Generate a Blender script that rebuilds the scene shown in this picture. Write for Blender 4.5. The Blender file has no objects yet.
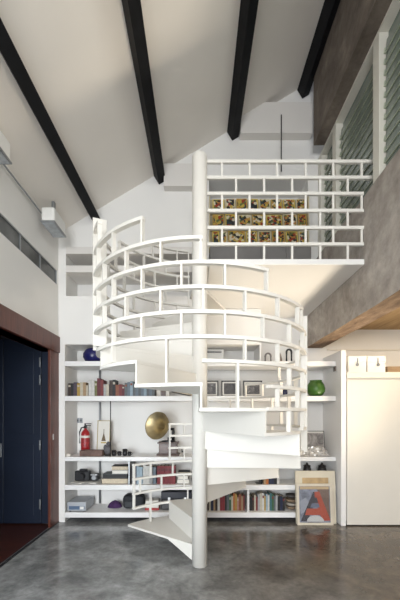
import bpy, bmesh, math, random
from mathutils import Matrix, Vector
random.seed(11)
R = math.radians
SC = bpy.context.scene
COL = SC.collection
F, VX, VY, H = 330.0, 198.0, 415.0, 1.35      # lens in pixels, vanishing point, eye height


def wx(x, Y): return (x - VX) * Y / F
def wz(y, Y): return H + (VY - y) * Y / F


# ------------------------------------------------------------------ materials
MATS = {}
def nt(name):
    m = bpy.data.materials.new(name); m.use_nodes = True
    n = m.node_tree.nodes; l = m.node_tree.links
    return m, n, l, n['Principled BSDF']


def mat(name, col, rough=0.5, metal=0.0, var=0.06, scale=6.0, bump=0.0, spec=0.5, **kw):
    """procedural material: base colour with a little noise, optional bump"""
    if name in MATS: return MATS[name]
    m, n, l, b = nt(name)
    tc = n.new('ShaderNodeTexCoord')
    nz = n.new('ShaderNodeTexNoise'); nz.inputs['Scale'].default_value = scale; nz.inputs['Detail'].default_value = 4
    l.new(tc.outputs['Object'], nz.inputs['Vector'])
    cr = n.new('ShaderNodeValToRGB')
    c = Vector(col)
    cr.color_ramp.elements[0].position = 0.3; cr.color_ramp.elements[1].position = 0.7
    cr.color_ramp.elements[0].color = (*(c * (1 - var)), 1)
    cr.color_ramp.elements[1].color = (*[min(1, v * (1 + var)) for v in c], 1)
    l.new(nz.outputs['Fac'], cr.inputs['Fac']); l.new(cr.outputs['Color'], b.inputs['Base Color'])
    b.inputs['Roughness'].default_value = rough; b.inputs['Metallic'].default_value = metal
    b.inputs['Specular IOR Level'].default_value = spec
    for k, v in kw.items(): b.inputs[k].default_value = v
    if bump:
        bp = n.new('ShaderNodeBump'); bp.inputs['Strength'].default_value = bump; bp.inputs['Distance'].default_value = 0.02
        l.new(nz.outputs['Fac'], bp.inputs['Height']); l.new(bp.outputs['Normal'], b.inputs['Normal'])
    MATS[name] = m
    return m


def ramp_mat(name, stops, scale, rough, detail=8, dist=0.0, bump=0.0, rough2=None, stretch=(1, 1, 1), scale2=None, spec=0.5):
    m, n, l, b = nt(name)
    tc = n.new('ShaderNodeTexCoord'); mp = n.new('ShaderNodeMapping'); mp.inputs['Scale'].default_value = stretch
    nz = n.new('ShaderNodeTexNoise'); nz.inputs['Scale'].default_value = scale; nz.inputs['Detail'].default_value = detail
    nz.inputs['Roughness'].default_value = 0.62; nz.inputs['Distortion'].default_value = dist
    l.new(tc.outputs['Object'], mp.inputs['Vector']); l.new(mp.outputs['Vector'], nz.inputs['Vector'])
    cr = n.new('ShaderNodeValToRGB')
    while len(cr.color_ramp.elements) < len(stops): cr.color_ramp.elements.new(0.5)
    for e, (p, c) in zip(cr.color_ramp.elements, stops): e.position = p; e.color = (*c, 1)
    l.new(nz.outputs['Fac'], cr.inputs['Fac'])
    out = cr.outputs['Color']
    if scale2:
        n2 = n.new('ShaderNodeTexNoise'); n2.inputs['Scale'].default_value = scale2; n2.inputs['Detail'].default_value = 10
        n2.inputs['Roughness'].default_value = 0.7
        l.new(mp.outputs['Vector'], n2.inputs['Vector'])
        c2 = n.new('ShaderNodeValToRGB'); c2.color_ramp.elements[0].position = 0.32; c2.color_ramp.elements[1].position = 0.68
        c2.color_ramp.elements[0].color = (0.62, 0.62, 0.62, 1); c2.color_ramp.elements[1].color = (1, 1, 1, 1)
        l.new(n2.outputs['Fac'], c2.inputs['Fac'])
        mx = n.new('ShaderNodeMix'); mx.data_type = 'RGBA'; mx.blend_type = 'MULTIPLY'; mx.inputs[0].default_value = 1
        l.new(out, mx.inputs[6]); l.new(c2.outputs['Color'], mx.inputs[7]); out = mx.outputs[2]
    l.new(out, b.inputs['Base Color'])
    b.inputs['Roughness'].default_value = rough
    b.inputs['Specular IOR Level'].default_value = spec
    if rough2:
        mr = n.new('ShaderNodeMapRange'); mr.inputs[3].default_value = rough; mr.inputs[4].default_value = rough2
        l.new(nz.outputs['Fac'], mr.inputs[0]); l.new(mr.outputs[0], b.inputs['Roughness'])
    if bump:
        bp = n.new('ShaderNodeBump'); bp.inputs['Strength'].default_value = bump; bp.inputs['Distance'].default_value = 0.03
        l.new(nz.outputs['Fac'], bp.inputs['Height']); l.new(bp.outputs['Normal'], b.inputs['Normal'])
    MATS[name] = m
    return m


WALL = mat('white_wall_paint', (0.78, 0.765, 0.74), 0.7, var=0.015, scale=2)
CEIL = mat('ceiling_paint', (0.83, 0.785, 0.725), 0.8, var=0.02, scale=1.5)
LOFTW = mat('loft_wall_paint', (0.70, 0.67, 0.635), 0.8, var=0.02, scale=1.5)
SHELF = mat('white_lacquer', (0.80, 0.79, 0.78), 0.4, var=0.01)
STEEL = mat('white_painted_steel', (0.71, 0.685, 0.635), 0.45, var=0.01)
BEAM = mat('black_beam_paint', (0.005, 0.0055, 0.007), 0.6, var=0.3, scale=8, spec=0.2)
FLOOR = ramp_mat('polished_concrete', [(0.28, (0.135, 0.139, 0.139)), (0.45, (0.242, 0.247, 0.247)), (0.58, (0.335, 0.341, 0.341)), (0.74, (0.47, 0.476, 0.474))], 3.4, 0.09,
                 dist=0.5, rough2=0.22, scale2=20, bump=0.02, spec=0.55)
def warm_floor_shade(m):
    '''warm shade of the right-hand floor painted into the slab colour, noisy edge'''
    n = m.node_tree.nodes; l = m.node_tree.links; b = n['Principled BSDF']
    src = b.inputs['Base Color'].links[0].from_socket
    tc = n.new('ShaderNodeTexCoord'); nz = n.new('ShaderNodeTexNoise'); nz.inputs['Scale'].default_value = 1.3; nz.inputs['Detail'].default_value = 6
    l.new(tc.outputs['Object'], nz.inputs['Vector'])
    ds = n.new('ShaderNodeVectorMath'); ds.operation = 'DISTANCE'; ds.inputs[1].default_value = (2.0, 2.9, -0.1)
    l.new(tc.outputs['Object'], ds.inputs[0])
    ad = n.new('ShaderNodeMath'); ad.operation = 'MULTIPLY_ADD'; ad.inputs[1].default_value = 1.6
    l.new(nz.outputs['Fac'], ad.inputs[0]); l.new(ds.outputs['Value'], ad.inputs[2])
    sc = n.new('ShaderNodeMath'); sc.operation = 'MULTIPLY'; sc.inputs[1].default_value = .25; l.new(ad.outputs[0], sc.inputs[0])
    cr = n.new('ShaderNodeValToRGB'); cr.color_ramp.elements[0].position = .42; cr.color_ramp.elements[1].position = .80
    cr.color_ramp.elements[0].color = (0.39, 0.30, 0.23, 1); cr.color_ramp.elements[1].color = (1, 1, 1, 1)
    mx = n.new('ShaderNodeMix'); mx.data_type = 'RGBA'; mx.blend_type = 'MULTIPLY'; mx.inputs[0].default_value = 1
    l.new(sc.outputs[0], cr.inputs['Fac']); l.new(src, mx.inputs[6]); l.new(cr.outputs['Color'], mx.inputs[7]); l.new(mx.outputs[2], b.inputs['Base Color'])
warm_floor_shade(FLOOR)  # darker, warmer light of the right side goes into the base colour
CONC = ramp_mat('raw_concrete', [(0.3, (0.29, 0.25, 0.215)), (0.5, (0.42, 0.375, 0.335)), (0.7, (0.54, 0.49, 0.445))], 2.2, 0.85,
                dist=0.8, bump=0.35, scale2=9)
CONCD = ramp_mat('old_dark_concrete', [(0.3, (0.10, 0.078, 0.062)), (0.55, (0.18, 0.146, 0.118)), (0.75, (0.30, 0.25, 0.21))], 3, 0.9,
                 dist=0.5, bump=0.4, scale2=9)
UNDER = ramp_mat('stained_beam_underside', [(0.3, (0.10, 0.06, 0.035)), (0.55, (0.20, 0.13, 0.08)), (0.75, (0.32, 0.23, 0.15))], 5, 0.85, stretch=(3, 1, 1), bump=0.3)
SOFFIT = ramp_mat('board_marked_soffit', [(0.3, (0.30, 0.19, 0.09)), (0.7, (0.46, 0.32, 0.17))], 3, 0.8, stretch=(6, 0.6, 1), bump=0.15)
REDWOOD = ramp_mat('red_brown_timber', [(0.3, (0.07, 0.018, 0.010)), (0.55, (0.12, 0.032, 0.018)), (0.75, (0.17, 0.052, 0.03))], 5, 0.38,
                   stretch=(6, 6, 0.7), bump=0.05)
WFLOOR = ramp_mat('dark_red_floorboards', [(0.3, (0.03, 0.010, 0.007)), (0.6, (0.07, 0.02, 0.012)), (0.8, (0.11, 0.034, 0.02))], 4, 0.35,
                  stretch=(0.7, 7, 1))
NAVY = mat('navy_door_paint', (0.011, 0.017, 0.034), 0.38, var=0.12, scale=3)
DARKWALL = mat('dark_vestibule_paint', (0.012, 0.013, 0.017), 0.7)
GREYM = mat('grey_metal', (0.30, 0.31, 0.32), 0.4, metal=0.6)
CHROME = mat('brushed_steel', (0.55, 0.55, 0.55), 0.3, metal=0.9)
BLACK = mat('black_plastic', (0.012, 0.012, 0.014), 0.4)
BLACKM = mat('black_metal', (0.02, 0.02, 0.022), 0.35, metal=0.3)
WHITEP = mat('white_plastic', (0.80, 0.79, 0.76), 0.4, var=0.01)
FRAMEW = mat('window_frame_paint', (0.62, 0.60, 0.53), 0.5, var=0.03)
CLER = mat('clerestory_glass', (0.085, 0.088, 0.085), 0.25, var=0.35, scale=5)
LOUV = mat('green_louvre_glass', (0.15, 0.185, 0.16), 0.15, var=0.2, scale=3, spec=0.6)
LOUVP = mat('dark_green_glass', (0.12, 0.155, 0.135), 0.15, var=0.3, scale=2, spec=0.6)
LOUVE = mat('louvre_edge', (0.34, 0.37, 0.28), 0.3)
LGLASS = mat('lamp_glass', (0.42, 0.45, 0.48), 0.2, var=0.15, scale=30)
BRASS = mat('aged_brass', (0.40, 0.32, 0.18), 0.45, metal=0.85, var=0.25, scale=9)
DWOOD = ramp_mat('dark_case_wood', [(0.3, (0.035, 0.014, 0.008)), (0.7, (0.10, 0.042, 0.022))], 8, 0.35, stretch=(1, 1, 7))
BROWN = ramp_mat('worn_brown_leather', [(0.3, (0.07, 0.035, 0.025)), (0.7, (0.17, 0.09, 0.065))], 14, 0.5)
RED = mat('extinguisher_red', (0.36, 0.014, 0.018), 0.3)
PAPER = mat('paper_white', (0.74, 0.71, 0.65), 0.8, var=0.03)
PAGES = mat('page_edges', (0.58, 0.50, 0.38), 0.85, var=0.1, scale=60)
CABW = mat('cabinet_cream_white', (0.71, 0.68, 0.62), 0.45, var=0.01)


# ------------------------------------------------------------------ mesh builder
class MB:
    def __init__(self): self.bm = bmesh.new(); self.mats = []
    def mi(self, m):
        if m is None: return 0
        if m not in self.mats: self.mats.append(m)
        return self.mats.index(m)
    def _fin(self, faces, m, smooth=False):
        i = self.mi(m)
        for f in faces: f.material_index = i; f.smooth = smooth
    def hexa(self, pts, m=None):
        v = [self.bm.verts.new(p) for p in pts]
        fs = [self.bm.faces.new([v[i] for i in q]) for q in ((3, 2, 1, 0), (4, 5, 6, 7), (0, 1, 5, 4), (1, 2, 6, 5), (2, 3, 7, 6), (3, 0, 4, 7))]
        self._fin(fs, m); return fs
    def box(self, x0, x1, y0, y1, z0, z1, m=None, mx=None, bev=0.0):
        p = [(x0, y0, z0), (x1, y0, z0), (x1, y1, z0), (x0, y1, z0), (x0, y0, z1), (x1, y0, z1), (x1, y1, z1), (x0, y1, z1)]
        if mx is not None: p = [mx @ Vector(q) for q in p]
        fs = self.hexa(p, m)
        if bev:
            es = list({e for f in fs for e in f.edges})
            r = bmesh.ops.bevel(self.bm, geom=es, offset=bev, segments=2, profile=0.5, affect='EDGES', clamp_overlap=True)
            i = self.mi(m)
            for f in r['faces']: f.material_index = i
        return self
    def lathe(self, prof, m=None, mx=None, seg=24, lobes=0, amp=0.0, cap=True, sy=1.0):
        rings = []
        n = len(prof)
        for k, (r, z) in enumerate(prof):
            ring = []
            for i in range(seg):
                a = 2 * math.pi * i / seg
                rr = r
                if lobes: rr = r * (1 + amp * (k / max(1, n - 1)) ** 2 * (abs(math.sin(a * lobes / 2)) - 0.5))
                p = Vector((rr * math.cos(a), rr * math.sin(a) * sy, z))
                ring.append(self.bm.verts.new(mx @ p if mx is not None else p))
            rings.append(ring)
        fs = []
        for a, b in zip(rings, rings[1:]):
            for i in range(seg):
                fs.append(self.bm.faces.new((a[i], a[(i + 1) % seg], b[(i + 1) % seg], b[i])))
        self._fin(fs, m, True)
        if cap:
            c = [self.bm.faces.new(rings[0][::-1]), self.bm.faces.new(rings[-1])]
            self._fin(c, m)
        return self
    def cyl(self, p0, p1, r0, r1=None, m=None, seg=16):
        p0 = Vector(p0); p1 = Vector(p1); d = p1 - p0
        mx = Matrix.Translation(p0) @ d.to_track_quat('Z', 'Y').to_matrix().to_4x4()
        return self.lathe([(r0, 0), (r0 if r1 is None else r1, d.length)], m, mx, seg)
    def tube(self, pts, r, m=None, seg=8):
        pts = [Vector(p) for p in pts]; rings = []
        for i, p in enumerate(pts):
            d = (pts[min(i + 1, len(pts) - 1)] - pts[max(i - 1, 0)]).normalized()
            q = d.to_track_quat('Z', 'Y')
            rr = r[i] if isinstance(r, (list, tuple)) else r
            rings.append([self.bm.verts.new(p + q @ Vector((rr * math.cos(t), rr * math.sin(t), 0))) for t in [2 * math.pi * k / seg for k in range(seg)]])
        fs = []
        for a, b in zip(rings, rings[1:]):
            for i in range(seg): fs.append(self.bm.faces.new((a[i], a[(i + 1) % seg], b[(i + 1) % seg], b[i])))
        self._fin(fs, m, True)
        self._fin([self.bm.faces.new(rings[0][::-1]), self.bm.faces.new(rings[-1])], m)
        return self
    def ball(self, c, r, m=None, sc=(1, 1, 1), seg=16):
        mx = Matrix.Translation(c) @ Matrix.Diagonal((*sc, 1))
        g = bmesh.ops.create_uvsphere(self.bm, u_segments=seg, v_segments=max(6, seg // 2), radius=r, matrix=mx)
        fs = {f for v in g['verts'] for f in v.link_faces}
        self._fin(fs, m, True); return self
    def prism(self, poly, z0, z1, m=None, mx=None):
        """polygon (x, y) extruded z0..z1 in local axes, then mx"""
        T = (lambda p: mx @ Vector(p)) if mx is not None else Vector
        a = [self.bm.verts.new(T((x, y, z0))) for x, y in poly]; b = [self.bm.verts.new(T((x, y, z1))) for x, y in poly]
        fs = [self.bm.faces.new(a[::-1]), self.bm.faces.new(b)]
        k = len(poly)
        for i in range(k): fs.append(self.bm.faces.new((a[i], a[(i + 1) % k], b[(i + 1) % k], b[i])))
        self._fin(fs, m); return self
    def arc(self, cx, cy, a0, a1, r0, r1, z0, z1, m=None, step=4.0):
        """rectangular section swept round an arc (degrees)"""
        k = max(2, int(abs(a1 - a0) / step) + 1)
        secs = []
        for i in range(k + 1):
            a = R(a0 + (a1 - a0) * i / k); c, s = math.cos(a), math.sin(a)
            secs.append([self.bm.verts.new((cx + r * c, cy + r * s, z)) for r, z in ((r0, z0), (r1, z0), (r1, z1), (r0, z1))])
        fs = []
        for p, q in zip(secs, secs[1:]):
            for j in range(4): fs.append(self.bm.faces.new((p[j], p[(j + 1) % 4], q[(j + 1) % 4], q[j])))
        fs += [self.bm.faces.new(secs[0][::-1]), self.bm.faces.new(secs[-1])]
        self._fin(fs, m); return self
    def build(self, name, m=None, parent=None, at=None):
        """link as one object; geometry was laid out in world axes"""
        org = Vector((0, 0, 0))
        if parent is not None:
            q = parent
            while q is not None: org += q.location; q = q.parent
        elif at is not None: org = Vector(at)
        bmesh.ops.translate(self.bm, verts=self.bm.verts[:], vec=-org)
        bmesh.ops.recalc_face_normals(self.bm, faces=self.bm.faces[:])
        me = bpy.data.meshes.new(name); self.bm.to_mesh(me); self.bm.free()
        for q in (self.mats or [m or WALL]): me.materials.append(q)
        if m is not None and self.mats and m not in self.mats: pass
        o = bpy.data.objects.new(name, me); COL.objects.link(o)
        if parent is not None: o.parent = parent
        else: o.location = org
        return o


def thing(name, label, cat, loc, group=None):
    o = bpy.data.objects.new(name, None); COL.objects.link(o)
    o.location = loc; o.empty_display_size = 0.05
    o['label'] = label; o['category'] = cat
    if group: o['group'] = group
    return o


def tag(o, label, cat, group=None):
    o['label'] = label; o['category'] = cat
    if group: o['group'] = group
    return o


def struct(o): o['kind'] = 'structure'; return o


# ------------------------------------------------------------------ room shell
XL, YS, YW = -1.776, 4.163, 4.6           # left wall, shelf front, back wall
YU = 4.2                                  # upper back wall face
XC = 1.49                                 # concrete beam face
def zc(X): return 4.73 + 0.6 * X          # sloping ceiling

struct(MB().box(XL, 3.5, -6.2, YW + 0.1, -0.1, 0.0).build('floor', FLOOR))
b = MB()
b.hexa([(XL - 0.15, -6.2, zc(XL - 0.15)), (1.9, -6.2, zc(1.9)), (1.9, 4.75, zc(1.9)), (XL - 0.15, 4.75, zc(XL - 0.15)),
        (XL - 0.15, -6.2, zc(XL - 0.15) + .12), (1.9, -6.2, zc(1.9) + .12), (1.9, 4.75, zc(1.9) + .12), (XL - 0.15, 4.75, zc(XL - 0.15) + .12)])
struct(b.build('ceiling', CEIL))
# left wall with door opening (y 1.2..3.93, z..2.13) and clerestory band (z 2.99..3.17)
b = MB(); xo = XL - 0.15
b.box(xo, XL, -6.2, 1.2, 0, 2.99); b.box(xo, XL, 1.2, 4.12, 2.13, 2.99); b.box(xo, XL, 4.12, YU, 0, 2.99)
b.box(xo, XL, 4.164, YU, 2.99, 3.17); b.box(xo, XL, -6.2, 0.3, 2.99, 3.17)
b.box(xo, XL, -6.2, YU, 3.17, 3.72)
b.box(xo, -1.68, YU - .035, YW + .1, 0, 2.36)          # return beside the shelves
b.box(xo, -1.68, YU, YW + .1, 2.36, 3.72)
struct(b.build('wall_left', WALL))
# back wall: full plane, bulkhead, upper face, loft niche
b = MB()
b.box(XL - .15, 3.5, YW, YW + 0.1, 0, 5.8)
b.box(-1.68, 0.06, YS, YW, 2.24, 2.85)                  # bulkhead under the left alcove
b.box(0.06, 0.78, YS, YW, 2.24, 2.69)
b.box(-1.68, 0.06, YU, YW, 3.49, 4.9)
b.box(0.06, 1.399, YU, YW, 4.37, 5.75)
b.box(0.061, 0.14, YU, YW, 2.746, 4.369); b.box(-0.06, 0.0605, YU, YW, 2.85, 3.489)
b.box(1.40, 1.9, YU, YW, 2.745, 5.9)
struct(b.build('wall_back', WALL))
# alcove boards at upper left
for i, (z0, z1) in enumerate(((3.40, 3.488), (3.165, 3.25))):
    struct(MB().box(-1.678, -0.062, YU - 0.005, YW - .005, z0, z1).build('trim_%d' % (i + 1), LOFTW))
# tie beams between the black rafters
struct(MB().box(-0.425, 0.08, 4.1, YU - .002, 4.195, 4.475).build('trim_3', LOFTW))
struct(MB().box(0.53, 1.42, 4.09, YU - .002, 4.845, 5.229).build('trim_4', LOFTW))
# right-hand lower room
struct(MB().box(3.4, 3.5, -6.2, YW, 0, 2.54).build('wall_right', WALL))
struct(MB().box(1.72, 3.5, -6.2, YW, 2.54, 2.70).build('ceiling_lower', SOFFIT))
struct(MB().box(1.80, 3.4, YW - 0.025, YW, 2.245, 2.265).build('trim_5', CABW))
# loft floor slab
struct(MB().box(0.10, 1.488, 2.95, YW, 2.695, 2.745, bev=.004).build('loft_floor', WALL))

# concrete beam along the right
b = MB()
n = 26; secs = []
rnd = random.Random(4)
for i in range(n):
    Y = -3.0 + (YW + 2.98) * i / (n - 1)
    j = lambda s: rnd.uniform(-s, s)
    secs.append([b.bm.verts.new(p) for p in ((XC, Y, 2.275 + j(.006)), (1.72, Y, 2.275 + j(.006)), (1.72, Y, 2.695), (1.72, Y, 3.31), (XC + j(.003), Y, 3.31 + j(.01)), (XC + j(.003), Y, 2.8))])
for p, q in zip(secs, secs[1:]):
    for k in range(6): b.bm.faces.new((p[k], p[(k + 1) % 6], q[(k + 1) % 6], q[k]))
b.bm.faces.new(secs[0][::-1]); b.bm.faces.new(secs[-1])
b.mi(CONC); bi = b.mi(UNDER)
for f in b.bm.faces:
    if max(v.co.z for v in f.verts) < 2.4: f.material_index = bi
tag(b.build('concrete_beam', None, at=(XC, 2, 2.275)), 'massive raw grey concrete beam projecting along the right side below the louvre windows', 'beam')
# dark upper concrete strip above the louvres
b = MB()
b.box(1.396, 1.54, -6.0, 3.985, 4.606, zc(1.396) + .09)
tag(b.build('concrete_lintel', CONCD, at=(1.396, 1, 4.606)), 'dark rough concrete lintel between the rightmost black rafter and the louvre windows', 'lintel')

# black rafters, tilted with the ceiling slope
th = math.atan(0.6)
names = ['leftmost black ceiling rafter, meeting the back wall above the stair\'s left side',
         'second black ceiling rafter from the left, ending at the lower white tie beam',
         'third black ceiling rafter from the left, ending above the stair pole\'s right side',
         'rightmost black ceiling rafter, running beside the dark concrete lintel']
for xb, lab in zip((-1.31, -0.486, 0.444, 1.335), names):
    top = Vector((xb - 0.14 * math.sin(th) * 0.5, 0, zc(xb - 0.07 * math.sin(th))))
    mx = Matrix.Translation(top) @ Matrix.Rotation(-th, 4, 'Y')
    o = MB().box(-0.05, 0.05, -3.0, YU - .004, -0.135, -0.004, mx=mx, bev=.006).build('ceiling_rafter', BEAM, at=(xb, 0, zc(xb) - .15))
    tag(o, lab, 'beam', 'black ceiling rafters')

# ------------------------------------------------------------------ clerestory (left) and louvre windows (right)
w = thing('window_1', '', '', (XL, 2.2, 2.99)); del w['label']; del w['category']; w['kind'] = 'structure'
b = MB(); b.box(XL - .05, XL - .006, 0.3, 4.163, 2.9905, 3.0); b.box(XL - .05, XL - .006, 0.3, 4.163, 3.16, 3.1695)
ys = [4.163 - 0.42 * i for i in range(10)]
for y in ys[:-1]: b.box(XL - .05, XL - .006, y - .014, y, 3.0, 3.16)
b.build('window_frame', GREYM, w)
for y1, y0 in zip(ys, ys[1:]): MB().box(XL - .03, XL - .018, y0 + .001, y1 - .015, 3.001, 3.159).build('pane', CLER, w)

w = thing('window_2', '', '', (1.58, 2.0, 3.31)); del w['label']; del w['category']; w['kind'] = 'structure'
posts = [4.14, 3.70, 2.83, 1.96, 1.09, 0.22, -0.65]
ZT = 4.60
b = MB(); b.box(1.525, 1.62, -6.0, YU - .002, ZT - .022, ZT + .004); b.box(1.535, 1.61, -6.0, YU - .002, 3.312, 3.36)
b.build('window_frame', FRAMEW, w)
for p in posts: MB().box(1.525, 1.62, p - .05, p + .05, 3.361, ZT - .0225, bev=.004).build('window_post', FRAMEW, w)
for p1, p0 in zip(posts[:5], posts[1:6]):
    y0, y1 = p0 + .051, p1 - .051
    MB().box(1.604, 1.610, y0 + .001, y1 - .001, 3.361, ZT - .023).build('pane', LOUVP, w)
    z = 3.39
    while z < ZT - .13:
        mx = Matrix.Translation((1.575, 0, z)) @ Matrix.Rotation(R(7), 4, 'Y')
        bb = MB(); bb.box(-.004, .004, y0 + .012, y1 - .012, -.012, .098, LOUV, mx); bb.box(-.0045, .0045, y0 + .012, y1 - .012, -.017, -.0115, LOUVE, mx)
        bb.box(-.012, .012, y1 - .0115, y1 - .001, -.014, .03, LOUVE, mx); bb.box(-.012, .012, y0 + .001, y0 + .0115, -.014, .03, LOUVE, mx)
        bb.build('louvre_blade', LOUV, w); z += 0.092
# ------------------------------------------------------------------ door on the left
struct(MB().box(-3.3, XL, 0.9, 4.25, -0.1, -0.002).build('vestibule_floor', WFLOOR))
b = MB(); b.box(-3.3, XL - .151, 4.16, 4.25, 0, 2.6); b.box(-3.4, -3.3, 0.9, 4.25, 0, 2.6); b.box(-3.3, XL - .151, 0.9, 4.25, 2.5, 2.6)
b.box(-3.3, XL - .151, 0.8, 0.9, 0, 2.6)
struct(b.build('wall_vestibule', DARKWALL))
t = thing('door_1', '', '', (XL, 3, 0)); del t['label']; del t['category']; t['kind'] = 'structure'
MB().box(XL - .16, XL + .035, 0.9, 4.185, 2.13, 2.335, bev=.006).build('door_header', REDWOOD, t)
MB().box(XL - .012, XL + .02, 3.93, 4.17, 0.002, 2.129, bev=.005).build('door_jamb', REDWOOD, t)
MB().box(XL - .005, XL + .022, 3.99, 4.02, 1.05, 1.12, bev=.002).build('strike_plate', CHROME, t)
# leaves standing open across the vestibule
YD = 4.07
MB().box(-1.929, -1.772, YD, YD + .045, 0.012, 2.28, bev=.003).build('fixed_frame', NAVY, t)
for i, (x0, x1) in enumerate(((-2.395, -1.935), (-2.95, -2.402))):
    lf = MB().box(x0, x1, YD, YD + .045, 0.012, 2.28, bev=.004).build('door_leaf', NAVY, t)
    for k, (u0, u1) in enumerate(((0.12, 0.98), (1.12, 2.12))):
        MB().box(x0 + .09, x1 - .09, YD - .004, YD - .0005, u0, u1, bev=.003).build('door_panel', NAVY, lf)
    if i == 0:
        for z in (0.25, 0.98, 1.78, 2.0):
            bb = MB(); bb.box(x1 - .022, x1 - .006, YD - .010, YD - .001, z - .06, z + .06, bev=.003); bb.cyl((x1 - .002, YD - .012, z - .062), (x1 - .002, YD - .012, z + .062), .005)
            bb.build('hinge', GREYM, lf)
    else:
        bb = MB(); bb.box(x1 - .045, x1 - .018, YD - .010, YD - .001, 0.83, 1.00, bev=.003); bb.tube([(x1 - .03, YD - .01, .94), (x1 - .03, YD - .05, .94), (x1 - .13, YD - .05, .94)], .008)
        bb.build('door_handle', GREYM, lf)
# threshold
t = thing('threshold_strip', 'black threshold strip with metal inlay along the doorway edge of the concrete floor', 'threshold', (XL, 2.5, 0))
MB().box(XL - .012, XL + .030, 0.9, 4.16, 0.0005, 0.010, bev=.002).build('rubber_strip', BLACK, t)
MB().box(XL - .004, XL + .008, 0.9, 4.158, 0.0102, 0.013).build('metal_inlay', CHROME, t)

# ------------------------------------------------------------------ floodlights and conduit on the left
def flood(y0, y1, lab):
    t = thing('floodlight', lab, 'lamp', (-1.62, (y0 + y1) / 2, 3.44), 'floodlights under the ceiling edge')
    MB().box(-1.695, -1.55, y0, y1, 3.45, 3.60, bev=.02).build('housing', WHITEP, t)
    MB().box(-1.70, -1.545, y0 - .006, y1 + .006, 3.432, 3.4495, bev=.004).build('rim', GREYM, t)
    MB().box(-1.685, -1.56, y0 + .012, y1 - .012, 3.426, 3.4318).build('lamp_glass', LGLASS, t)
    b = MB(); b.box(-1.64, -1.61, (y0 + y1) / 2 - .02, (y0 + y1) / 2 + .02, 3.601, zc(-1.64) - .001); b.build('bracket', GREYM, t)
flood(3.56, 3.87, 'white box floodlight under the sloping ceiling, the farther one with its grey glass facing down')
flood(2.42, 2.74, 'white box floodlight cut off by the left photo edge, nearer of the two')
tag(MB().tube([(-1.745, 1.2, 3.60), (-1.745, 3.5, 3.60), (-1.745, 4.15, 3.60)], .008).build('conduit', GREYM, at=(-1.745, 3, 3.6)),
    'thin grey conduit running along the top of the left wall past the floodlights', 'conduit')
tag(MB().cyl((1.03, 4.08, 4.36), (1.03, 4.08, 5.06), .007).build('hanging_cable', BLACKM, at=(1.03, 4.08, 5.06)),
    'thin dark cable hanging down the face of the upper white tie beam', 'cable')

# ------------------------------------------------------------------ spiral staircase
SX, SY = 0.015, 2.97
ST, RT = 28.9, 0.893
TZ = [0, .165, .37, .56, .735, .90, 1.065, 1.23, 1.395, 1.555, 1.715, 1.875, 2.035, 2.195, 2.36, 2.53]
A0 = 142.0
def ang(k): return A0 - ST * (k - 1)
st = thing('spiral_staircase', 'white painted steel spiral staircase winding around a tall central pole up to the loft', 'staircase', (SX, SY, 0))
prof = [(.068, 0.001), (.068, 3.66)] + [(.068 * math.cos(R(a)), 3.66 + .05 * math.sin(R(a))) for a in (15, 30, 45, 60, 75, 86)]
MB().lathe(prof, None, Matrix.Translation((SX, SY, 0)), 40).build('pole', STEEL, st)
def pol(r, a, z): return (SX + r * math.cos(R(a)), SY + r * math.sin(R(a)), z)
for k in range(1, 16):
    z = TZ[k]; a1, a0 = ang(k), ang(k + 1) - 1.2
    rt = RT if k > 1 else 0.985
    poly = [(SX + .05 * math.cos(R(a)), SY + .05 * math.sin(R(a))) for a in (a0, a1)]
    poly = [(SX + .05 * math.cos(R(a0)), SY + .05 * math.sin(R(a0)))] + [(SX + rt * math.cos(R(a0 + (a1 - a0) * i / 8)), SY + rt * math.sin(R(a0 + (a1 - a0) * i / 8))) for i in range(9)] + [(SX + .05 * math.cos(R(a1)), SY + .05 * math.sin(R(a1)))]
    tr = MB().prism(poly, z - .022, z).build('tread', STEEL, st)
    # riser plate under the leading edge
    ux, uy = math.cos(R(a1)), math.sin(R(a1)); tx, ty = -uy, ux
    zb = TZ[k - 1] - .020 if k > 1 else 0.002
    def rp(r, t, zz): return (SX + r * ux + t * tx, SY + r * uy + t * ty, zz)
    b = MB()
    r1 = rt - .002
    t0, t1 = -.012, -.002
    if k == 1:
        outl = [(.05, .002), (.39, z - .0255), (.39, z - .023), (.05, z - .023)]
    else:
        outl = [(.05, zb), (r1, zb + .0), (r1, z - .0225), (.05, z - .0225)]
    mxr = Matrix(((ux, 0, tx, SX), (uy, 0, ty, SY), (0, 1, 0, 0), (0, 0, 0, 1)))
    b.prism(outl, t0, t1, mx=mxr)
    b.build('riser', STEEL, tr)
# top landing plate joins the loft floor
poly = [(SX, SY + .06), (0.098, SY + .06), (0.098, SY + .89)] + [(SX + .893 * math.cos(R(a)), SY + .893 * math.sin(R(a))) for a in (86, 90, 94, 97)]
MB().prism(poly, 2.705, 2.727).build('landing_plate', STEEL, st)

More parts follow.
